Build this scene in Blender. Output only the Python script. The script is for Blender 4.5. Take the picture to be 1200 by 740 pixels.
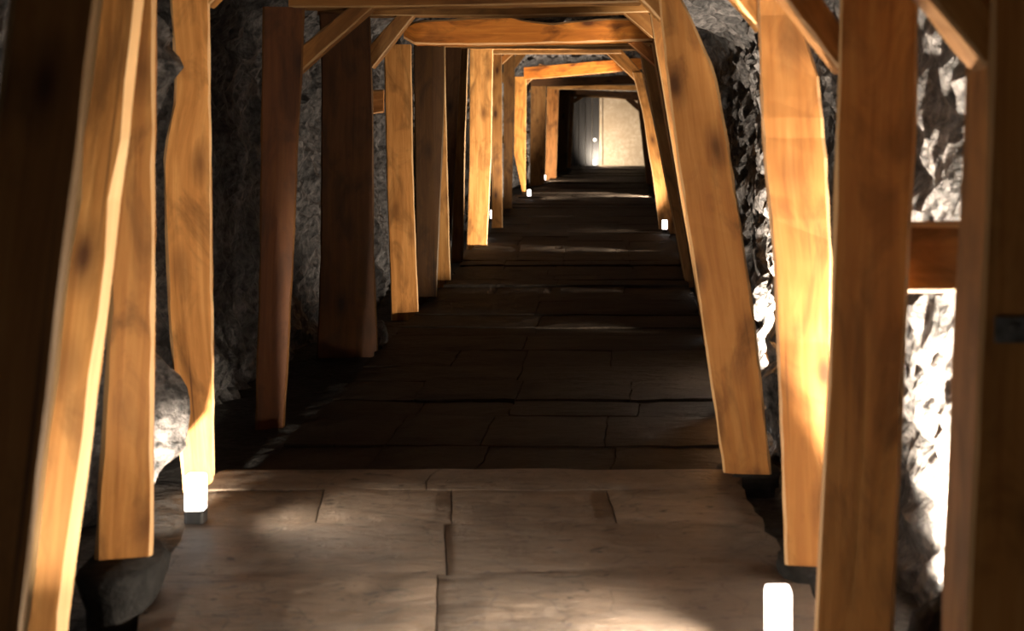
import bpy, math, random
from mathutils import Vector, noise
for o in list(bpy.data.objects): bpy.data.objects.remove(o)
S = bpy.context.scene
COL = S.collection
random.seed(7)

# ---------------------------------------------------------------- camera, world, exposure
F, CX, HY, EYE = 1667.0, 680.0, 145.0, 1.45        # focal px, vanishing point of the gallery, eye height
cam_d = bpy.data.cameras.new('camera'); cam = bpy.data.objects.new('camera', cam_d); COL.objects.link(cam)
cam.location = (0, 0, EYE); cam.rotation_euler = (math.pi/2, 0, 0)
cam_d.sensor_width = 36; cam_d.lens = 36*F/1200
cam_d.shift_x = -(CX-600)/1200; cam_d.shift_y = -(370-HY)/1200
cam_d.clip_start = .05
cam_d.dof.use_dof = True; cam_d.dof.focus_distance = 9.5; cam_d.dof.aperture_fstop = 3.2
S.camera = cam
w = bpy.data.worlds.new('world'); S.world = w; w.use_nodes = True
w.node_tree.nodes['Background'].inputs[0].default_value = (.9, .95, 1, 1)
w.node_tree.nodes['Background'].inputs[1].default_value = 0.0
S.view_settings.view_transform = 'Standard'; S.view_settings.look = 'None'
S.view_settings.gamma = 1; S.view_settings.use_curve_mapping = False
S.view_settings.exposure = 0.0
S.cycles.max_bounces = 8; S.cycles.diffuse_bounces = 2
LAMP = (1.0, .84, .66)
K = 1.0                                            # overall lamp strength

def W(px, py, Y): return ((px-CX)/F*Y, Y, EYE-(py-HY)/F*Y)
def PX(X, Y): return CX+X/Y*F
def PY(Z, Y): return HY+(EYE-Z)/Y*F

# ---------------------------------------------------------------- materials
def mat(name):
    m = bpy.data.materials.new(name); m.use_nodes = True
    nt = m.node_tree; b = nt.nodes['Principled BSDF']
    return m, nt, b
def nd(nt, t, **k):
    n = nt.nodes.new(t)
    for a, v in k.items(): setattr(n, a, v)
    return n
def ramp(nt, fac, stops):
    r = nd(nt, 'ShaderNodeValToRGB'); e = r.color_ramp.elements
    e[0].position, e[0].color = stops[0][0], (*stops[0][1], 1)
    e[1].position, e[1].color = stops[-1][0], (*stops[-1][1], 1)
    for p, c in stops[1:-1]:
        x = e.new(p); x.color = (*c, 1)
    nt.links.new(fac, r.inputs[0]); return r.outputs[0]
def noi(nt, vec, scale, detail=4, rough=.55, dist=0):
    n = nd(nt, 'ShaderNodeTexNoise'); n.inputs['Scale'].default_value = scale
    n.inputs['Detail'].default_value = detail; n.inputs['Roughness'].default_value = rough
    n.inputs['Distortion'].default_value = dist
    if vec is not None: nt.links.new(vec, n.inputs['Vector'])
    return n.outputs['Fac']
def mapping(nt, vec, sc):
    m = nd(nt, 'ShaderNodeMapping'); m.inputs['Scale'].default_value = sc
    nt.links.new(vec, m.inputs['Vector']); return m.outputs[0]
def mix(nt, fac, a, b, blend='MIX'):
    m = nd(nt, 'ShaderNodeMix', data_type='RGBA', blend_type=blend)
    for i, v in ((0, fac), (6, a), (7, b)):
        if isinstance(v, (int, float)): m.inputs[i].default_value = v
        elif isinstance(v, tuple): m.inputs[i].default_value = (*v, 1)
        else: nt.links.new(v, m.inputs[i])
    return m.outputs[2]
def bump(nt, b, h, st, d):
    n = nd(nt, 'ShaderNodeBump'); n.inputs['Strength'].default_value = st; n.inputs['Distance'].default_value = d
    nt.links.new(h, n.inputs['Height']); nt.links.new(n.outputs[0], b.inputs['Normal'])

def wood(name, lo, mid, hi, knots=True, blotch=.7):
    m, nt, b = mat(name)
    tc = nd(nt, 'ShaderNodeTexCoord'); oi = nd(nt, 'ShaderNodeObjectInfo'); uv = tc.outputs['UV']
    g = noi(nt, mapping(nt, uv, (26, 1.6, 1)), 1.0, 6, .6, .6)
    col = ramp(nt, g, [(.22, lo), (.5, mid), (.78, hi)])
    blot = noi(nt, mapping(nt, uv, (3.2, 1.1, 1)), 1.0, 3)
    col = mix(nt, ramp(nt, blot, [(.38, (.55,)*3), (.62, (1,)*3)]), mix(nt, .55, col, lo), col)
    if knots:
        v = nd(nt, 'ShaderNodeTexVoronoi'); v.inputs['Scale'].default_value = 1
        nt.links.new(mapping(nt, uv, (5.2, 2.3, 1)), v.inputs['Vector'])
        kf = ramp(nt, v.outputs['Distance'], [(.07, (.95,)*3), (.15, (.45,)*3), (.30, (0,)*3)])
        col = mix(nt, kf, col, (.075, .024, .006))
    bl2 = noi(nt, mapping(nt, uv, (6, 2.4, 1)), 1.0, 5, .6, 1.0)
    col = mix(nt, ramp(nt, bl2, [(.30, (blotch,)*3), (.52, (0,)*3)]), col, tuple(c*.32 for c in lo))
    ck = noi(nt, mapping(nt, uv, (34, .55, 1)), 1.0, 2)
    col = mix(nt, ramp(nt, ck, [(.24, (.8,)*3), (.31, (0,)*3)]), col, (.05, .018, .005))
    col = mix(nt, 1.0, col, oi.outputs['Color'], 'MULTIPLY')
    nt.links.new(col, b.inputs['Base Color']); b.inputs['Roughness'].default_value = .62
    b.inputs['Specular IOR Level'].default_value = .3
    bump(nt, b, g, .35, .006)
    return m
M = {}
M['wood'] = wood('timber', (.33, .135, .030), (.53, .25, .070), (.70, .385, .13))
M['edge'] = wood('timber_worn_edge', (.55, .33, .15), (.68, .44, .22), (.78, .55, .3), False, .1)
M['wood_rough'] = wood('rough_orange_timber', (.34, .11, .014), (.56, .21, .03), (.70, .33, .06), True, .95)

def stone(name, lo, hi, sc, rough, bs, bd, spec=.5, vor=True):
    m, nt, b = mat(name)
    tc = nd(nt, 'ShaderNodeTexCoord'); v = tc.outputs['Object']
    n1 = noi(nt, v, sc, 8, .65, .4)
    n2 = noi(nt, v, sc*7, 6, .7)
    col = mix(nt, ramp(nt, n2, [(.35, (0,)*3), (.65, (1,)*3)]), ramp(nt, n1, [(.3, lo), (.7, hi)]), lo)
    nt.links.new(col, b.inputs['Base Color'])
    b.inputs['Specular IOR Level'].default_value = spec
    r = nd(nt, 'ShaderNodeMapRange'); r.inputs[3].default_value = rough-.15; r.inputs[4].default_value = rough+.2
    nt.links.new(n2, r.inputs[0]); nt.links.new(r.outputs[0], b.inputs['Roughness'])
    h = nd(nt, 'ShaderNodeMath', operation='ADD'); nt.links.new(n1, h.inputs[0]); nt.links.new(n2, h.inputs[1])
    out = h.outputs[0]
    if vor:
        vo = nd(nt, 'ShaderNodeTexVoronoi'); vo.inputs['Scale'].default_value = sc*4
        nt.links.new(v, vo.inputs['Vector'])
        h2 = nd(nt, 'ShaderNodeMath', operation='ADD'); nt.links.new(out, h2.inputs[0]); nt.links.new(vo.outputs['Distance'], h2.inputs[1])
        out = h2.outputs[0]
    bump(nt, b, out, bs, bd)
    return m
M['rock'] = stone('rock', (.018, .019, .020), (.30, .275, .265), 3.4, .42, 1.0, .05)
M['dark_rock'] = stone('dark_stone', (.010, .010, .010), (.032, .03, .028), 3, .8, .7, .02, .12)
M['rubble'] = stone('gutter_rubble', (.014, .013, .012), (.045, .04, .036), 5, .7, .9, .03, .3)
# paving: worn brown flagstone with fine cracks and pits
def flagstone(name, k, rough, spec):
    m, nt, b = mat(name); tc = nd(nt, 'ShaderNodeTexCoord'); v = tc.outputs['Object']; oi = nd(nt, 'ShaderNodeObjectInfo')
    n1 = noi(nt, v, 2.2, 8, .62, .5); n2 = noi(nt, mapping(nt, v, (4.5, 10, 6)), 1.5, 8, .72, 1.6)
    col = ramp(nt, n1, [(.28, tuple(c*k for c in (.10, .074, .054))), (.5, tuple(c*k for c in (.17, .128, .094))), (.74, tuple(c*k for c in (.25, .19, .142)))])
    cr = ramp(nt, n2, [(.34, (1,)*3), (.43, (0,)*3)])
    col = mix(nt, cr, col, (.035, .027, .021))
    wv = nd(nt, 'ShaderNodeTexVoronoi', feature='DISTANCE_TO_EDGE'); wv.inputs['Scale'].default_value = 1.0
    ds = nd(nt, 'ShaderNodeVectorMath', operation='ADD'); nn = nd(nt, 'ShaderNodeTexNoise'); nn.inputs['Scale'].default_value = 3
    nt.links.new(v, nn.inputs['Vector']); nt.links.new(mapping(nt, v, (2.2, 3.4, 1)), ds.inputs[0]); nt.links.new(nn.outputs['Color'], ds.inputs[1])
    nt.links.new(ds.outputs[0], wv.inputs['Vector'])
    ck = ramp(nt, wv.outputs['Distance'], [(.002, (.5,)*3), (.012, (0,)*3)])
    col = mix(nt, ck, col, (.03, .022, .016))
    pit = noi(nt, mapping(nt, v, (1, 2, 1)), 15, 3, .6, .3)
    col = mix(nt, ramp(nt, pit, [(.30, (.85,)*3), (.37, (0,)*3)]), col, (.025, .02, .016))
    vi = nd(nt, 'ShaderNodeMapRange'); vi.inputs[3].default_value = .78; vi.inputs[4].default_value = 1.15
    nt.links.new(oi.outputs['Random'], vi.inputs[0])
    hs = nd(nt, 'ShaderNodeHueSaturation'); nt.links.new(vi.outputs[0], hs.inputs['Value']); nt.links.new(col, hs.inputs['Color'])
    nt.links.new(hs.outputs[0], b.inputs['Base Color']); b.inputs['Roughness'].default_value = rough; b.inputs['Specular IOR Level'].default_value = spec
    hh = nd(nt, 'ShaderNodeMath', operation='MULTIPLY_ADD'); nt.links.new(n2, hh.inputs[0]); hh.inputs[1].default_value = .8; nt.links.new(n1, hh.inputs[2])
    bump(nt, b, hh.outputs[0], 1.0, .05); return m
M['flag'] = flagstone('flagstone', 1.0, .55, .35); M['flag_dark'] = flagstone('dark_flagstone', .20, .62, .06)  # second grade is much darker and duller, used from the step onward
# plaster, dark boards, metals, lamp parts
M['plaster'] = stone('stained_plaster', (.36, .28, .19), (.62, .52, .40), 1.1, .8, .25, .01, .2, False)
m, nt, b = mat('black_boards'); tc = nd(nt, 'ShaderNodeTexCoord')
g = noi(nt, mapping(nt, tc.outputs['Object'], (14, 14, .7)), 1.0, 5)
nt.links.new(ramp(nt, g, [(.3, (.012, .011, .011)), (.7, (.05, .046, .043))]), b.inputs['Base Color']); b.inputs['Roughness'].default_value = .4; M['board'] = m
m, nt, b = mat('grey_steel'); b.inputs['Base Color'].default_value = (.22, .22, .22, 1); b.inputs['Metallic'].default_value = .7
tc = nd(nt, 'ShaderNodeTexCoord'); nt.links.new(ramp(nt, noi(nt, tc.outputs['Object'], 30), [(.3, (.12,)*3), (.7, (.3,)*3)]), b.inputs['Base Color'])
b.inputs['Roughness'].default_value = .45; M['steel'] = m
m, nt, b = mat('lamp_housing'); tc = nd(nt, 'ShaderNodeTexCoord')
nt.links.new(ramp(nt, noi(nt, tc.outputs['Object'], 40), [(.3, (.02,)*3), (.7, (.04,)*3)]), b.inputs['Base Color']); b.inputs['Roughness'].default_value = .5; M['housing'] = m
m, nt, b = mat('lit_diffuser'); b.inputs['Base Color'].default_value = (.9, .88, .85, 1)
b.inputs['Emission Color'].default_value = (1, .90, .82, 1); b.inputs['Emission Strength'].default_value = 5; M['glow'] = m

# ---------------------------------------------------------------- object helpers
def link(name, verts, faces, m, parent=None, loc=None, smooth=False, mi=None, uvs=None):
    me = bpy.data.meshes.new(name)
    off = Vector((0, 0, 0))
    if parent is not None: off = Vector(parent.location) if parent.parent is None else Vector(parent.location)+Vector(parent.parent.location)
    elif loc is not None: off = Vector(loc)
    me.from_pydata([tuple(Vector(p)-off) for p in verts], [], faces)
    for x in (m if isinstance(m, (list, tuple)) else [m]): me.materials.append(x)
    if mi: me.polygons.foreach_set('material_index', mi)
    if smooth: me.polygons.foreach_set('use_smooth', [True]*len(me.polygons))
    if uvs:
        l = me.uv_layers.new(name='UVMap'); k = 0
        for f in uvs:
            for c in f: l.data[k].uv = c; k += 1
    me.update()
    o = bpy.data.objects.new(name, me); COL.objects.link(o)
    if parent is not None: o.parent = parent
    elif loc is not None: o.location = loc
    return o
def tag(o, label, cat, group=None):
    o['label'] = label; o['category'] = cat
    if group: o['group'] = group
    return o
def empty(name, loc, label, cat, group=None):
    o = bpy.data.objects.new(name, None); o.location = loc; o.empty_display_size = .1; COL.objects.link(o)
    return tag(o, label, cat, group)
def structure(o): o['kind'] = 'structure'; return o

def member(name, st, Y, d, parent=None, tone=(1, 1, 1), c=.009, wob=.0025, seed=None, loc=None, yaw=0.0, wd_mat='wood'):
    """Sawn timber: stations of two (X, Z) points on the front plane Y, run back by d, chamfered arrises."""
    r = random.Random(seed if seed is not None else hash((round(st[0][0][0], 3), Y)) & 0xffff)
    V, Fc, MI, UV = [], [], [], []
    n = len(st); vv = r.uniform(0, 40); uo = r.uniform(0, 40); L = 0; ring = []
    for i, (a, b_) in enumerate(st):
        a, b_ = Vector(a), Vector(b_); u = (b_-a); wd = u.length; u.normalize()
        if i:
            pa, pb = Vector(st[i-1][0]), Vector(st[i-1][1]); L += ((a+b_)/2-(pa+pb)/2).length
        cc = min(c, wd*.2)*r.uniform(.75, 1.3)
        j = lambda: r.uniform(-wob, wob)
        pts = [(a+u*cc, 0), (b_-u*cc, 0), (b_+u*j(), cc), (b_+u*j(), d-cc), (b_-u*cc, d), (a+u*cc, d), (a+u*j(), d-cc), (a+u*j(), cc)]
        mx = (a.x+b_.x)/2; ca, sa = math.cos(yaw), math.sin(yaw)
        for p, y in pts:
            dx = p.x-mx; dy = y+j()*.6
            V.append((mx+dx*ca-dy*sa, Y+dx*sa+dy*ca, p.y))
        us = [cc, wd-cc, wd+cc, wd+d, wd+d+2*cc, 2*wd+d, 2*wd+d+2*cc, 2*wd+2*d]
        ring.append((us, L, 2*wd+2*d+2*cc))
    for i in range(n-1):
        for k in range(8):
            k2 = (k+1) % 8
            q = (i*8+k, i*8+k2, (i+1)*8+k2, (i+1)*8+k)
            Fc.append(q); MI.append(1 if k in (1, 3, 5, 7) else 0)
            us, l0, per = ring[i]; us1, l1, per1 = ring[i+1]
            UV.append([(uo+us[k], vv+l0), (uo+(us[k2] if k2 else per), vv+l0), (uo+(us1[k2] if k2 else per1), vv+l1), (uo+us1[k], vv+l1)])
    Fc.append(tuple(range(7, -1, -1))); MI.append(0); UV.append([(uo+x*.03, vv) for x in range(8)])
    Fc.append(tuple((n-1)*8+k for k in range(8))); MI.append(0); UV.append([(uo+x*.03, vv) for x in range(8)])
    o = link(name, V, Fc, [M[wd_mat], M['edge']], parent, loc, mi=MI, uvs=UV)
    o.color = (*tone, 1)
    return o
def ip(pl, t, ax):
    """x of a pixel polyline at y (ax=0) or y at x (ax=1), extended past its ends."""
    p = sorted(((q[1], q[0]) if ax == 0 else q) for q in pl)
    if len(p) == 1: return p[0][1]
    for (t0, v0), (t1, v1) in zip(p, p[1:]):
        if t <= t1: break
    return v0+(v1-v0)*(t-t0)/(t1-t0)
def post(par, Y, Lp, Rp, zb, zt, d=.18, tone=(1, 1, 1), n=16, **k):
    st = []
    for i in range(n):
        z = zt+(zb-zt)*i/(n-1); py = PY(z, Y)
        xl = ip(Lp, py, 0); xr = ip(Rp, py, 0)
        st.append((((xl-CX)/F*Y, z), ((xr-CX)/F*Y, z)))
    k.setdefault('yaw', -.92*math.atan((st[n//2][0][0]+st[n//2][1][0])/2/Y))
    return member('post', st, Y, d, par, tone, **k)
def wpost(par, Y, xb, xt, wd, zb, zt, d=.18, tone=(1, 1, 1), n=10, **k):
    st = []
    for i in range(n):
        t = i/(n-1); x = xt+(xb-xt)*t; z = zt+(zb-zt)*t
        st.append(((x, z), (x+wd, z)))
    return member('post', st, Y, d, par, tone, **k)
def beam(par, Y, T, B, x0, x1, d=.2, tone=(1, 1, 1), n=14, **k):
    st = []
    for i in range(n):
        x = x0+(x1-x0)*i/(n-1)
        st.append((W(x, ip(B, x, 1), Y)[::2], W(x, ip(T, x, 1), Y)[::2]))
    return member('cap_beam', st, Y, d, par, tone, **k)
def wbeam(par, Y, x0, x1, z0, z1, h, d=.2, tone=(1, 1, 1), n=10, **k):
    st = []
    for i in range(n):
        t = i/(n-1); x = x0+(x1-x0)*t; z = z0+(z1-z0)*t
        st.append(((x, z), (x, z+h)))
    return member('cap_beam', st, Y, d, par, tone, **k)
def brace(par, Y, lo0, lo1, up0, up1, d=.14, tone=(1, 1, 1), n=6, **k):
    st = []
    for i in range(n):
        t = i/(n-1); l = lambda p, q: W(p[0]+(q[0]-p[0])*t, p[1]+(q[1]-p[1])*t, Y)[::2]
        st.append((l(lo0, lo1), l(up0, up1)))
    return member('brace', st, Y, d, par, tone, **k)

# ---------------------------------------------------------------- rock shell
def lerp(tab, y):
    if y <= tab[0][0]: return tab[0][1]
    for (a, u), (b, v) in zip(tab, tab[1:]):
        if y <= b: return u+(v-u)*(y-a)/(b-a)
    return tab[-1][1]
XL = [(-2, -1.95), (3, -1.85), (4.2, -1.85), (6, -2.02), (9, -2.0), (12, -1.8), (18, -1.66), (31, -1.66), (39, -1.3), (50, -.72)]
XR = [(-2, 1.35), (3, 1.28), (4.3, 1.2), (5.4, 1.1), (6.3, 1.0), (8, 1.12), (11, 1.28), (15, 1.45), (20, 1.6), (30, 1.95), (50, 2.6)]
ZC = [(-2, 2.5), (6, 2.46), (9, 2.42), (10.3, 2.3), (11.4, 2.4), (13, 2.55), (18, 2.72), (25, 2.95), (34, 2.95), (40, 2.75), (51, 2.6)]
ys = []; y = -2.2
while y < 2.6: ys.append(y); y += .16
while y < 50.8: ys.append(y); y += .030*max(1, y/5)
ys.append(50.9)
def rk(p):
    a = noise.fractal(p*1.15, 1.0, 2.1, 3)*.085
    q = p*3.4+Vector((noise.noise(p*2.0), noise.noise(p*2.0+Vector((9, 0, 0))), noise.noise(p*2+Vector((0, 7, 0)))))*.7
    dd, _ = noise.voronoi(q)
    f = (dd[1]-dd[0])
    dd2, _ = noise.voronoi(p*9.5)
    return a+min(f, .5)*.17-.045+(min(dd2[1]-dd2[0], .5)-.2)*.06+noise.fractal(p*17, 1.0, 2.2, 2)*.014
def gauss(y, z, cy, cz, sy, sz): return math.exp(-((y-cy)/sy)**2-((z-cz)/sz)**2)
def wall(name, side):
    V, Fc = [], []; NZ = 72
    for y in ys:
        for i in range(NZ+1):
            t = i/NZ
            zc = lerp(ZC, y)
            z = -.25+(zc+.45)*t
            if side < 0:
                x = lerp(XL, y)-.05+.10*(1-t)**2+max(0, z-2.05)*.55
                k = rk(Vector((1.3, y, z)))
                k += .50*gauss(y, z, 5.62, 1.72, .20, .42)+.52*gauss(y, z, 5.62, .30, .18, .34)
            else:
                x = lerp(XR, y)+.06-.14*(1-t)**2-max(0, z-2.05)*.55
                k = -rk(Vector((21.3, y, z)))*(.62 if y < 5.3 else .62+.38*min(1, (y-5.3)/.6))
                k -= .10*gauss(y, z, 6.7, .2, .5, .5)
            V.append((x+k, y, z+.06*noise.noise(Vector((y*2.1, z*2.3, side)))))
    for a in range(len(ys)-1):
        for i in range(NZ):
            q = (a*(NZ+1)+i, a*(NZ+1)+i+1, (a+1)*(NZ+1)+i+1, (a+1)*(NZ+1)+i)
            Fc.append(q if side < 0 else q[::-1])
    return structure(link(name, V, Fc, M['rock'], smooth=False))
wall('wall_left', -1); wall('wall_right', 1)
V, Fc = [], []; NX = 56
for y in ys:
    xl, xr = lerp(XL, y)-.1, lerp(XR, y)+.1
    for i in range(NX+1):
        t = i/NX; x = xl+(xr-xl)*t
        z = lerp(ZC, y)-.28*abs(2*t-1)**3-rk(Vector((x, y, 13.7)))*1.2
        V.append((x, y, z))
for a in range(len(ys)-1):
    for i in range(NX):
        Fc.append((a*(NX+1)+i, (a+1)*(NX+1)+i, (a+1)*(NX+1)+i+1, a*(NX+1)+i+1))
structure(link('ceiling', V, Fc, M['rock']))
# tunnel closed behind the camera
structure(link('wall_behind', [(-2.6, -2.1, -.3), (2, -2.1, -.3), (2, -2.1, 3), (-2.6, -2.1, 3)], [(0, 1, 2, 3)], M['rock']))

# floor bed (rubble gutters show at both sides of the paving)
V, Fc = [], []; NX = 40
GUT = -.10
fy = [y for i, y in enumerate(ys) if i % 3 == 0]+[51]
for y in fy:
    xl, xr = lerp(XL, y)-.35, lerp(XR, y)+.35
    for i in range(NX+1):
        x = xl+(xr-xl)*i/NX
        V.append((x, y, GUT+.025*noise.noise(Vector((x*6, y*6, 1)))))
for a in range(len(fy)-1):
    for i in range(NX): Fc.append((a*(NX+1)+i, a*(NX+1)+i+1, (a+1)*(NX+1)+i+1, (a+1)*(NX+1)+i))
floor = structure(link('floor', V, Fc, M['rubble']))

# paving
FL = [(-2, -1.28), (4, -1.27), (5.3, -1.45), (5.9, -1.52), (6.2, -1.40), (8, -1.33), (11.2, -1.30), (13.4, -1.25), (22, -1.36), (31, -1.2), (36, -.9), (51, -.42)]
FR = [(-2, .74), (4.2, .72), (4.6, .71), (4.9, .68), (5.75, .64), (5.95, .70), (6.4, .74), (8, .80), (10.7, .91), (15.6, 1.10), (20, 1.24), (30, 1.45), (51, 2.4)]
STEP = 5.98
def ztop(y): return 0 if y < STEP else -.035
def slab(x0, x1, y0, y1, z, tx, ty, name, nx=6, ny=5, edge=.006):
    V, Fc = [], []
    for j in range(ny+1):
        for i in range(nx+1):
            u, v_ = i/nx, j/ny
            x = x0(y0+(y1-y0)*v_)*(1-u)+x1(y0+(y1-y0)*v_)*u; y = y0+(y1-y0)*v_
            e = min(u, 1-u, v_, 1-v_)
            p = Vector((x, y, 0))
            zz = z+tx*(u-.5)+ty*(v_-.5)+.006*noise.noise(p*5)+.004*noise.noise(p*14)
            if e == 0:
                zz -= .006; x += edge*noise.noise(p*9+Vector((3, 0, 0)))+ (-.003 if u == 1 else .003 if u == 0 else 0)
                y += edge*noise.noise(p*9+Vector((0, 5, 0)))+(-.003 if v_ == 1 else .003 if v_ == 0 else 0)
            V.append((x, y, zz))
    for j in range(ny):
        for i in range(nx):
            a = j*(nx+1)+i; Fc.append((a, a+1, a+nx+2, a+nx+1))
    loop = [i for i in range(nx+1)]+[(j*(nx+1)+nx) for j in range(1, ny+1)]+[ny*(nx+1)+i for i in range(nx-1, -1, -1)]+[j*(nx+1) for j in range(ny-1, 0, -1)]
    b0 = len(V)
    for k in loop: V.append((V[k][0], V[k][1], GUT-.03))
    n = len(loop)
    for k in range(n): Fc.append((loop[(k+1) % n], loop[k], b0+k, b0+(k+1) % n))
    return V, Fc
rs = random.Random(11)
y = 1.6; rows = []
while y < 50.6:
    h = rs.uniform(.42, .72)
    if y < STEP < y+h+.2: h = STEP-y
    rows.append((y, y+h)); y += h
far_v, far_f = [], []
for (y0, y1) in rows:
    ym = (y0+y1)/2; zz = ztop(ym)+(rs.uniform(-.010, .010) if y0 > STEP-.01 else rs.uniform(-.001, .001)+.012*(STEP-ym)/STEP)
    rt = rs.uniform(-.012, .012)*(1 if y0 > STEP-.01 else .15)
    j1, j2 = rs.uniform(.30, .36)+.03*math.sin(y0*5), rs.uniform(.60, .72)
    cuts = [0, .43+rs.uniform(-.03, .03), 1] if rs.random() < .45 else [0, rs.uniform(.2, .26), .45+rs.uniform(-.02, .02), rs.uniform(.7, .78), 1]
    for a, b_ in zip(cuts, cuts[1:]):
        fx = lambda t: (lambda yy, t=t: lerp(FL, yy)*(1-t)+lerp(FR, yy)*t+(.03*noise.noise(Vector((yy*7, t*9, 4))) if t in (0, 1) else 0))
        far = y0 > 15
        v_, f_ = slab(fx(a), fx(b_), y0, y1, zz+rs.uniform(-.004, .004), rs.uniform(-.008, .008), rt+rs.uniform(-.004, .004), 'paving_slab', *((3, 2) if far else (8, 6)), edge=.006 if y0 < STEP-.01 else .018)
        if far:
            o0 = len(far_v); far_v += v_; far_f += [tuple(k+o0 for k in q) for q in f_]
        else:
            link('paving_slab', v_, f_, M['flag' if ym < STEP else 'flag_dark'], floor)
o = link('distant_paving', far_v, far_f, M['flag_dark'], floor); o['kind'] = 'stuff'

# ---------------------------------------------------------------- timber frames
G = 'timber frames along the gallery'
D1, D2, D3 = (.52, .48, .42), (.76, .73, .68), (.24, .20, .16)  # darker tints, partly shade put into the wood colour
def footing(xc, Y0, Y1, zt, wd, label, parent=None):
    r = random.Random(int(xc*1000)); V, Fc = [], []
    prof = [(.86, GUT-.04), (.90, GUT+.45*(zt-GUT)), (1.06, zt-.06), (1.10, zt-.025), (1.04, zt)]
    for s, z in prof:
        for k in range(12):
            a = 2*math.pi*k/12; e = .5/max(abs(math.cos(a)), abs(math.sin(a)))**.7
            V.append((xc+math.cos(a)*e*wd*s+r.uniform(-.008, .008), (Y0+Y1)/2+math.sin(a)*e*(Y1-Y0)*s+r.uniform(-.008, .008), z+(r.uniform(-.004, .004) if z < zt else 0)))
    for i in range(len(prof)-1):
        for k in range(12): Fc.append((i*12+k, i*12+(k+1) % 12, (i+1)*12+(k+1) % 12, (i+1)*12+k))
    Fc.append(tuple(4*12+k for k in range(12)))
    return tag(link('footing_stone', V, Fc, M['dark_rock'], smooth=True, loc=(xc, (Y0+Y1)/2, GUT)), label, 'stone', 'footing stones under the posts')

def frame(Y, xc, label): return empty('timber_frame', (xc, Y, GUT), label, 'timber frame', G)

# 0: nearest, dark
f = frame(2.6, -.3, 'nearest timber frame, wide dark post at left edge, bolted post at right edge')
post(f, 2.55, [(15, 0), (0, 130), (-30, 370), (-70, 740)], [(113, 0), (68, 370), (24, 740)], GUT, 2.16, .14, D1)
p = post(f, 2.8, [(1163, 0), (1158, 200), (1150, 370), (1133, 740)], [(1278, 0), (1272, 200), (1262, 370), (1245, 740)], GUT, 2.16, .2, D2, yaw=0)
a = [W(1167, 372, 2.79), W(1262, 372, 2.79), W(1262, 402, 2.79), W(1166, 402, 2.79)]
pl = [(x, y_, z) for (x, _, z) in a for y_ in (2.801, 2.788)]
fp = [(0, 2, 4, 6), (1, 7, 5, 3), (0, 1, 3, 2), (2, 3, 5, 4), (4, 5, 7, 6), (6, 7, 1, 0)]
plate = link('steel_plate', pl, fp, M['steel'], f); plate['label'] = 'grey steel plate'
bx, _, bz = W(1188, 384, 2.78)
V = [(bx+.0085*math.cos(k*math.pi/3)*s, yy, bz+.0085*math.sin(k*math.pi/3)*s) for yy, s in ((2.789, 1), (2.780, 1), (2.777, .8)) for k in range(6)]
bo = link('bolt', V, [(i*6+k, i*6+(k+1) % 6, (i+1)*6+(k+1) % 6, (i+1)*6+k) for i in range(2) for k in range(6)]+[tuple(range(12, 18))], M['steel'], f)
wbeam(f, 2.58, -1.25, 1.2, 2.16, 2.16, .2, .40, D1)
brace(f, 2.82, (1085, -8), (1174, 102), (1140, -25), (1178, 30), .13, D2)

# 1
f = frame(3.5, -.3, 'second timber frame, bright leaning chamfered post at left and broad brown post at right')
post(f, 3.62, [(110, 0), (65, 370), (20, 740)], [(168, 0), (125, 370), (78, 740)], GUT, 2.16, .15, (1, .98, .92), c=.026)
post(f, 3.5, [(985, 0), (982, 100), (974, 370), (955, 740)], [(1076, 0), (1071, 200), (1061, 370), (1046, 740)], GUT, 2.16, .17, D1)
wbeam(f, 3.52, -1.15, .9, 2.16, 2.16, .2, .22, D2)
brace(f, 3.53, (905, -18), (987, 86), (950, -24), (985, 30), .12, D1)

# 2
f = frame(4.4, -.35, 'third timber frame, knotty left post on a stone block and chipped bright post at right')
post(f, 4.3, [(140, 0), (128, 370), (112, 655)], [(182, 0), (180, 370), (178, 655)], EYE-510/F*4.3, 2.18, .17, (.62, .58, .52), n=20, c=.012)
zb = EYE-(664-HY)/F*4.5
post(f, 4.5, [(887, 0), (890, 81), (896, 203), (906, 300), (916, 538), (920, 663)], [(915, 0), (918, 2), (941, 32), (959, 89), (969, 195), (975, 300), (974, 466), (970, 663)], zb, 2.18, .16, (.74, .70, .68), n=34)
wbeam(f, 4.32, -1.45, .8, 2.18, 2.18, .2, .36)
brace(f, 4.52, (845, -20), (890, 35), (880, -30), (889, -8), .12, (1.1, 1.1, 1.1))
footing((150-CX)/F*4.35, 4.12, 4.50, EYE-510/F*4.3, .20, 'dark block with a rounded lip under the knotty post, lower left')
footing((945-CX)/F*4.58, 4.46, 4.70, zb, .17, 'low dark stone under the bright chipped post at right')

# 3
f = frame(5.92, -.4, 'fourth timber frame, upright amber post behind the left lamp and wide sloping post opposite')
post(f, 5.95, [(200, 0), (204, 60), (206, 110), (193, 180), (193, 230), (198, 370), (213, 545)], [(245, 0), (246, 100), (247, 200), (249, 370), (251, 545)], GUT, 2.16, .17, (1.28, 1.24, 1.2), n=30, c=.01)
zb = EYE-(556-HY)/F*5.9
post(f, 5.9, [(768, -20), (772, 0), (780, 83), (793, 182), (811, 300), (848, 555)], [(797, -10), (800, 0), (828, 61), (839, 87), (853, 162), (874, 300), (886, 389), (904, 555)], zb, 2.16, .19, (.74, .68, .60), n=34, c=.01)
wbeam(f, 5.9, -1.75, .5, 2.16, 2.16, .2, .24)
brace(f, 5.92, (740, -12), (774, 24), (770, -18), (776, -2), .12)
brace(f, 5.97, (243, 8), (300, -48), (243, -18), (276, -48), .12)
footing((876-CX)/F*6.0, 5.86, 6.12, zb, .24, 'dark stone under the wide sloping post at right')

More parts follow.
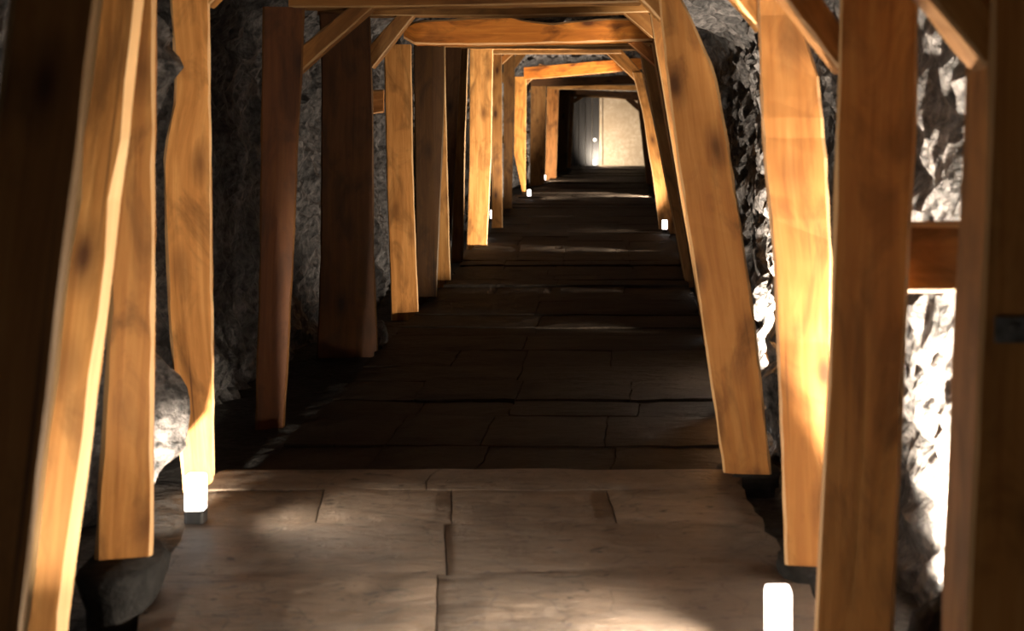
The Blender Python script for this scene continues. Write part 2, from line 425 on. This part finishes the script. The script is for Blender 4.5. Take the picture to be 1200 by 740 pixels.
# 4
f = frame(7.2, -.45, 'fifth timber frame, shadowed cracked left post with a diagonal brace to the topmost beam')
post(f, 7.2, [(308, 20), (306, 160), (305, 300), (300, 470)], [(357, 0), (354, 86), (349, 173), (344, 300), (335, 470)], GUT, EYE+137/F*7.2, .2, (.20, .135, .075), n=18)  # shade on this left post is put into its dark tint
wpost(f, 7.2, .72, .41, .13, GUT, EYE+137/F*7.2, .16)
beam(f, 7.2, [(330, -32), (745, -34)], [(330, 9), (430, 9), (745, 3)], 338, 752, .2, D1)
brace(f, 7.23, (350, 86), (440, 6), (350, 56), (412, 6), .13, D1)

# 5
f = frame(9.4, -.45, 'sixth timber frame, very wide dark left post with a pale edged brace above')
post(f, 9.4, [(376, 60), (377, 86), (376, 300), (372, 410)], [(434, 15), (437, 120), (438, 216), (438, 300), (442, 392)], GUT, EYE+129/F*9.4, .2, (.16, .115, .07), n=18)  # very dark tint paints the shade on the wide left post
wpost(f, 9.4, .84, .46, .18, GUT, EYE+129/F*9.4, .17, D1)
beam(f, 9.4, [(370, -14), (770, -16)], [(370, 18), (600, 19), (770, 14)], 372, 772, .2, D1)
brace(f, 9.43, (436, 80), (490, 12), (433, 53), (472, 10), .14, D1)
brace(f, 9.43, (716, 3), (770, 49), (738, -2), (772, 24), .14, D1)

# 6
f = frame(11.2, -.4, 'seventh timber frame, amber left post carrying the rough orange round ended beam')
post(f, 11.2, [(450, 60), (453, 200), (458, 352)], [(482, 52), (484, 200), (490, 358)], GUT, EYE+93/F*11.2, .18, (1.1, 1.02, .95), n=18)
wpost(f, 11.2, .96, .56, .2, GUT, EYE+93/F*11.2, .17, D2)
beam(f, 11.2, [(472, 33), (478, 26), (490, 24), (520, 23), (560, 20), (600, 19), (614, 24), (650, 27), (700, 22), (790, 20)], [(472, 44), (480, 52), (560, 53), (650, 51), (760, 48), (790, 48)], 473, 786, .22, (1.1, .95, .85), n=26, c=.015, wd_mat='wood_rough')
brace(f, 11.25, (736, 50), (786, 94), (752, 48), (788, 74), .12, (1, .75, .6))

# 7-11: closely set frames, seen as a row of post edges at left
f = frame(12.1, -.35, 'eighth timber frame, dim brown straight post just right of the amber post at left')
post(f, 12.1, [(485, 55), (488, 345)], [(521, 55), (521, 120), (517, 220), (512, 345)], GUT, 2.14, .18, (.14, .12, .075))  # post is dimmed by its tint, standing in for weaker light
wpost(f, 12.1, 1.04, .66, .2, GUT, 2.14, .17, D1)
wbeam(f, 12.1, -1.42, .9, 2.14, 2.16, .16, .2, D2)
f = frame(13.4, -.3, 'ninth timber frame, narrow lit post edge widening downwards at left')
post(f, 13.4, [(500, 55), (505, 325)], [(521.5, 55), (523, 140), (528, 325)], GUT, 2.18, .18)
wpost(f, 13.4, 1.0, .56, .2, GUT, 2.18, .17, D1)
wbeam(f, 13.4, -1.45, .8, 2.18, 2.18, .16, .2, D2)
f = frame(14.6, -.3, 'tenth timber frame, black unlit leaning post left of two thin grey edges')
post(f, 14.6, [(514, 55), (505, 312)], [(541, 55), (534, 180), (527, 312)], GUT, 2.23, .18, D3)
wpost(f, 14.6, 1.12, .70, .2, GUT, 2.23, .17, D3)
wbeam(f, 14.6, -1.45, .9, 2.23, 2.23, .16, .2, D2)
f = frame(15.8, -.25, 'eleventh timber frame, thin dark left post with grey edges beside the cream lit post')
post(f, 15.8, [(536, 57), (529, 300)], [(549, 57), (545, 180), (543, 298)], GUT, 2.29, .18, D2)
wpost(f, 15.8, 1.16, .77, .2, GUT, 2.29, .17, D3)
wbeam(f, 15.8, -1.38, .95, 2.29, 2.29, .16, .2, D2)
f = frame(17.5, -.2, 'twelfth timber frame, broad cream lit left post with a brown lower half')
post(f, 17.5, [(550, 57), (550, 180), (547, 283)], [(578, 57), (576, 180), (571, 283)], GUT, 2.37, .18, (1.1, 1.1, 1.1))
wpost(f, 17.5, 1.24, .88, .2, GUT, 2.37, .17, D3)
wbeam(f, 17.5, -1.4, 1.05, 2.37, 2.37, .16, .2, D2)
# 12
f = frame(20, -.1, 'thirteenth timber frame, pale lit lintel and thin lit right post by a lamp')
post(f, 20.2, [(577, 57), (576, 262)], [(588, 57), (589, 262)], GUT, EYE+82/F*20.2, .18, D2)
post(f, 20, [(743, 92), (753.5, 134), (760, 180), (765, 205), (772, 266)], [(753, 88), (764, 134), (774, 180), (781, 205), (791, 266)], GUT, EYE+60/F*20, .18, (1.05, 1, .95), n=14)
beam(f, 20, [(574, 55.5), (730, 55)], [(574, 63.5), (730, 63)], 575, 728, .2, (1.15, 1.1, 1.1))
brace(f, 20.02, (711, 63), (751, 101), (726, 55), (755, 88), .15, (1.1, 1, .9))
brace(f, 20.22, (588, 76), (603, 62), (584, 70), (594, 60), .12, (1, .9, .8))
# 13
f = frame(25, 0, 'fourteenth timber frame, brown left post with a long diagonal brace against bright rock')
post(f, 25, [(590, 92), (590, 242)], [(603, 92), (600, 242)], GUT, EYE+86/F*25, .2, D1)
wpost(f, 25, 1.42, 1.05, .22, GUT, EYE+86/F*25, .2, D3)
beam(f, 25, [(586, 50), (745, 50)], [(586, 59), (745, 59)], 587, 752, .2, D2)
brace(f, 25.03, (590, 98), (617, 63), (584, 92), (607, 61), .14, D2)
# 14
f = frame(31, .1, 'fifteenth timber frame, glowing yellow left post under an orange slanting beam')
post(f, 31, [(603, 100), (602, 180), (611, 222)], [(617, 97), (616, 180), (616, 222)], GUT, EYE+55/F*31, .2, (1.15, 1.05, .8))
wpost(f, 31, 1.62, 1.3, .22, GUT, EYE+60/F*31, .2, D3)
beam(f, 31, [(612, 79), (745, 68)], [(612, 93.5), (640, 91.5), (745, 82)], 614, 752, .22, (1.15, .95, .8), wd_mat='wood_rough')
brace(f, 31.02, (613, 103), (641, 77), (609, 100), (632, 75), .14, D2)
# 15
f = frame(35.5, .2, 'sixteenth timber frame, grey brown left post and black beam below the orange one')
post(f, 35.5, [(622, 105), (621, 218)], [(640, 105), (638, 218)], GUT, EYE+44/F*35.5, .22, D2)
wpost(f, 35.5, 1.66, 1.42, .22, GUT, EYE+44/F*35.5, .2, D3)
beam(f, 35.5, [(622, 92), (758, 88)], [(622, 102), (758, 98)], 622, 757, .22, D3)
brace(f, 35.53, (624, 111), (643, 93), (620, 107), (637, 92), .14)
# 16
f = frame(39, .3, 'seventeenth timber frame, orange left post with white lit foot, thin lit beam')
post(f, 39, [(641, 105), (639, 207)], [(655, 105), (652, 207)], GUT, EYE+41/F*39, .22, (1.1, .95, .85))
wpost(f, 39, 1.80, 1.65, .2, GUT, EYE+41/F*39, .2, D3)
beam(f, 39, [(640, 99), (755, 100)], [(640, 104.5), (755, 106)], 641, 757, .22)
brace(f, 39.03, (642, 120), (657, 104), (639, 115), (652, 103), .14, (1.05, 1, .9))
# 17
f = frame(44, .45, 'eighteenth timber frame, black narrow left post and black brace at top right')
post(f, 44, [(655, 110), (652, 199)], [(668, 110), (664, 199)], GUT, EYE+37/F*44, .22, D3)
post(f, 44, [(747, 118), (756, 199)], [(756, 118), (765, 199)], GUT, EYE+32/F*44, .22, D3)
beam(f, 44, [(653, 105), (757, 108)], [(653, 109), (715, 113), (757, 119)], 655, 757, .22, D3)
brace(f, 44.03, (733, 117), (750, 132), (740, 114), (752, 126), .14, D3)
# 18
f = frame(48, .6, 'farthest timber frame, slim pale left post framing the black boarded door')
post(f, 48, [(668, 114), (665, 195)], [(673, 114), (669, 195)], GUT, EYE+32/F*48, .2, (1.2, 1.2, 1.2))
post(f, 48, [(751, 118), (757, 195)], [(758, 118), (764, 195)], GUT, EYE+26/F*48, .2, D2)
beam(f, 48, [(664, 108), (765, 113)], [(664, 113.5), (715, 115), (765, 120)], 666, 762, .2, D2)
brace(f, 48.02, (670, 123), (684, 114), (668, 119), (678, 113), .12, (1.2, 1.2, 1.2))

# rail between the two nearest right posts, behind them
Yr = 3.70
st = [(W(x, 344, Yr)[::2], W(x, 262, Yr)[::2]) for x in (1035, 1080, 1120, 1200)]
a0 = Vector((W(1062, 303, 3.5)[0]-.02, 3.52)); 
rl = member('side_rail', st, Yr, .1, None, D1, loc=W(1100, 344, Yr))
tag(rl, 'short brown horizontal rail between the two broad posts at right', 'rail')
st = [(W(x, yb, 10.3)[::2], W(x, yt, 10.3)[::2]) for x, yb, yt in ((420, 134, 107), (436, 134, 106), (449, 132, 105))]
tag(member('lagging_board', st, 10.3, .06, None, (1, .85, .8), loc=W(436, 134, 10.3)), 'pinkish board end wedged at the rock left of the amber post', 'board')

# ---------------------------------------------------------------- end of the gallery
def box(x0, x1, y0, y1, z0, z1):
    V = [(x, y, z) for x in (x0, x1) for y in (y0, y1) for z in (z0, z1)]
    return V, [(0, 1, 3, 2), (4, 6, 7, 5), (0, 4, 5, 1), (2, 3, 7, 6), (0, 2, 6, 4), (1, 5, 7, 3)]
structure(link('wall_back', *box(-1.6, 3.2, 50.4, 50.7, -.2, 3.2), M['plaster']))
xs = [W(px, 150, 50.2)[0] for px in (662, 671, 678, 686, 694, 702.5)]
dr = structure(empty('door_1', (xs[0], 50.2, 0), 'x', 'x')); del dr['label'], dr['category']
for i in range(5):
    link('board', *box(xs[i]+.008, xs[i+1]-.008, 50.25+.03*(i % 2), 50.42, -.05, EYE+33/F*50), M['board'], dr)
structure(link('trim_1', *box(xs[-1], xs[-1]+.09, 50.1, 50.42, -.05, EYE+33/F*50), M['plaster']))

# ---------------------------------------------------------------- loose stones
def rock_lump(name, c, s, seed, label, m):
    import bmesh
    bm = bmesh.new(); bmesh.ops.create_icosphere(bm, subdivisions=3, radius=1)
    for v in bm.verts:
        p = v.co.copy(); k = 1+.35*noise.noise(p*1.4+Vector((seed, 0, 0)))+.12*noise.noise(p*4+Vector((seed, 2, 0)))
        v.co = Vector((p.x*s[0]*k, p.y*s[1]*k, max(p.z*k, -.6)*s[2]))
    me = bpy.data.meshes.new(name); bm.to_mesh(me); bm.free(); me.materials.append(m)
    o = bpy.data.objects.new(name, me); o.location = c; COL.objects.link(o)
    return tag(o, label, 'rock')
rock_lump('boulder', (.95, 3.58, GUT+.16), (.11, .12, .25), 3.1, 'dark rounded boulder against the rock wall, lower right corner', M['dark_rock'])
rock_lump('small_stone', ((447-CX)/F*9.75, 9.75, GUT+.07), (.045, .06, .12), 8.2, 'small pale stone at the foot of the wide dark left post', M['rock'])

# ---------------------------------------------------------------- lamps
def rbox(w_, d_, z0, z1, r=.012, top=0):
    V, Fc = [], []; prof = []
    def ring(sx, sy, z):
        for k in range(16):
            q = k//4; a = math.pi/2*(q+(k % 4)/3)
            cx = (1 if q in (0, 3) else -1)*(sx-r); cy = (1 if q in (0, 1) else -1)*(sy-r)
            V.append((cx+r*math.cos(a), cy+r*math.sin(a), z))
    lv = [(1, z0), (1, z1-top), (.93, z1)] if top else [(1, z0), (1, z1)]
    for s, z in lv: ring(w_/2*s, d_/2*s, z)
    for i in range(len(lv)-1):
        for k in range(16): Fc.append((i*16+k, i*16+(k+1) % 16, (i+1)*16+(k+1) % 16, (i+1)*16+k))
    Fc.append(tuple(range(15, -1, -1))); Fc.append(tuple((len(lv)-1)*16+k for k in range(16)))
    return V, Fc
LG = 'floor lamps along the gallery'
PROTO = None
def lamp(X, Y, z, aim, power, label, cone=130, blend=.6, size=.03, off=.06, sc=1.0):
    """Small lit bollard with a directional source in front of its diffuser."""
    global PROTO
    if PROTO is None:
        r = empty('floor_lamp', (0, 0, 0), 'x', 'lamp', LG)
        link('base', *rbox(.072, .072, 0, .047), M['housing'], r)
        link('diffuser', *rbox(.070, .070, .047, .170, top=.012), M['glow'], r, smooth=False)
        PROTO = r; ch = list(r.children)
    else:
        r = PROTO.copy(); COL.objects.link(r)
        for c in list(PROTO.children):
            if c.type == 'LIGHT': continue
            d = c.copy(); d.parent = r; COL.objects.link(d)
    r.location = (X, Y, z); r.scale = (sc,)*3; r['label'] = label; r['group'] = LG
    a = Vector(aim).normalized()
    ld = bpy.data.lights.new('lamp_light', 'SPOT'); ld.energy = power*K; ld.color = LAMP; ld.shadow_soft_size = size
    ld.spot_size = math.radians(cone); ld.spot_blend = blend
    lo = bpy.data.objects.new('lamp_light', ld); COL.objects.link(lo); lo.parent = r
    h = Vector((a.x, a.y, 0)).normalized()*off
    lo.location = (h.x/sc, h.y/sc, .12); lo.rotation_euler = a.to_track_quat('-Z', 'Y').to_euler()
    return r
lamp(-1.40, 5.18, 0, (1, .05, .8), 110, 'lit white lamp standing on the paving before the upright amber left post', 150, 1, .045)
lamp(.545, 3.92, 0, (-1, 0, .40), 310, 'largest lit white lamp, bottom right beside the broad brown post', 150, 1, .045)
lamp(-1.20, 3.3, 0, (1, .58, .3), 125, 'lamp below the picture beside the bright leaning post', 80, .3)
lamp(-1.05, 2.95, 0, (-.25, .67, .75), 45, 'lamp below the picture before the bright leaning post', 76, .6)
lamp(.87, 4.25, GUT, (1, .02, 1.5), 1500, 'lamp hidden behind the broad brown right post', 130)
lamp(.98, 3.88, GUT, (.7, .4, 1.2), 600, 'added unseen lamp below the short rail between the broad right posts', 84)  # extra lamp added to brighten the rock behind the rail
lamp(.86, 6.88, GUT, (.3, .6, .65), 120, 'lamp hidden behind the wide sloping right post', 150)
lamp(.93, 8.0, GUT, (.7, .6, .8), 1400, 'second lamp hidden behind the wide sloping right post, nearer the rock', 116)
lamp(-1.56, 4.98, GUT, (-.06, .9, .12), 300, 'lamp hidden behind the knotty left post', 58, .8)
lamp(.95, 9.9, GUT, (-1, .53, .72), 300, 'lamp in the bay of the round ended beam, behind the right posts', 80, .4)
lamp(1.08, 12.6, GUT, (-1, .1, .45), 330, 'lamp in the next bay beyond the round ended beam, right side', 60, .3)
lamp(1.27, 16.5, GUT, (-1, .27, .55), 1700, 'lamp facing the cream lit post, right side', 70, .3)
lamp(-1.25, 18.5, GUT, (.5, .6, .8), 300, 'added unseen lamp behind the broad cream lit post', 100)  # added out of sight to brighten the pale lintel
lamp((577-CX)/F*21.6, 21.6, -.035, (.4, .6, 1), 360, 'round glowing lamp at the foot of the left posts, midway down', 130)
lamp((779-CX)/F*19.4, 19.4, -.035, (-.8, .3, .9), 150, 'glowing lamp at the foot of the thin lit right post', 140)
lamp(1.64, 28.8, GUT, (-1, .5, .5), 2400, 'lamp opposite the glowing yellow post', 90, .3)
lamp((620-CX)/F*28.3, 28.3, -.035, (1, .2, .5), 100, 'small lamp below the glowing yellow post, far left', 130)
lamp((638-CX)/F*36.4, 36.4, -.035, (.5, 1, .5), 420, 'tiny lamp dot below the orange far left post', 150)
lamp((697-CX)/F*48.6, 48.6, -.035, (.8, .6, .6), 1100, 'farthest lamp glowing at the foot of the pale door edge', 160, sc=1.5)
lamp(-1.1, .7, 0, (.66, .75, .3), 26, 'added unseen fill lamp near the camera on the left, below the picture', 58, .5)  # weak fill added to lift the dark near posts at right
lamp(.85, .8, 0, (-.76, .65, .5), 14, 'added unseen fill lamp near the camera on the right, below the picture', 44, .6)  # weak fill added to lift the dark nearest left post
# small lamp on the door at the end
r = empty('door_lamp', W(697, 164, 50.22), 'tiny round lamp fixed high on the black boarded door', 'lamp')
link('lamp_plate', [tuple(Vector(v_)+r.location) for v_ in rbox(.16, .03, -.08, .08)[0]], rbox(.16, .03, -.08, .08)[1], M['housing'], r)
V = [(r.location.x+.05*math.cos(t)*math.cos(p_), r.location.y-.02-.06*math.sin(p_), r.location.z+.05*math.sin(t)*math.cos(p_)) for p_ in (0, .5, 1.0, 1.4) for t in [2*math.pi*k/12 for k in range(12)]]
link('diffuser', V, [(i*12+k, i*12+(k+1) % 12, (i+1)*12+(k+1) % 12, (i+1)*12+k) for i in range(3) for k in range(12)]+[tuple(range(36, 48))], M['glow'], r)
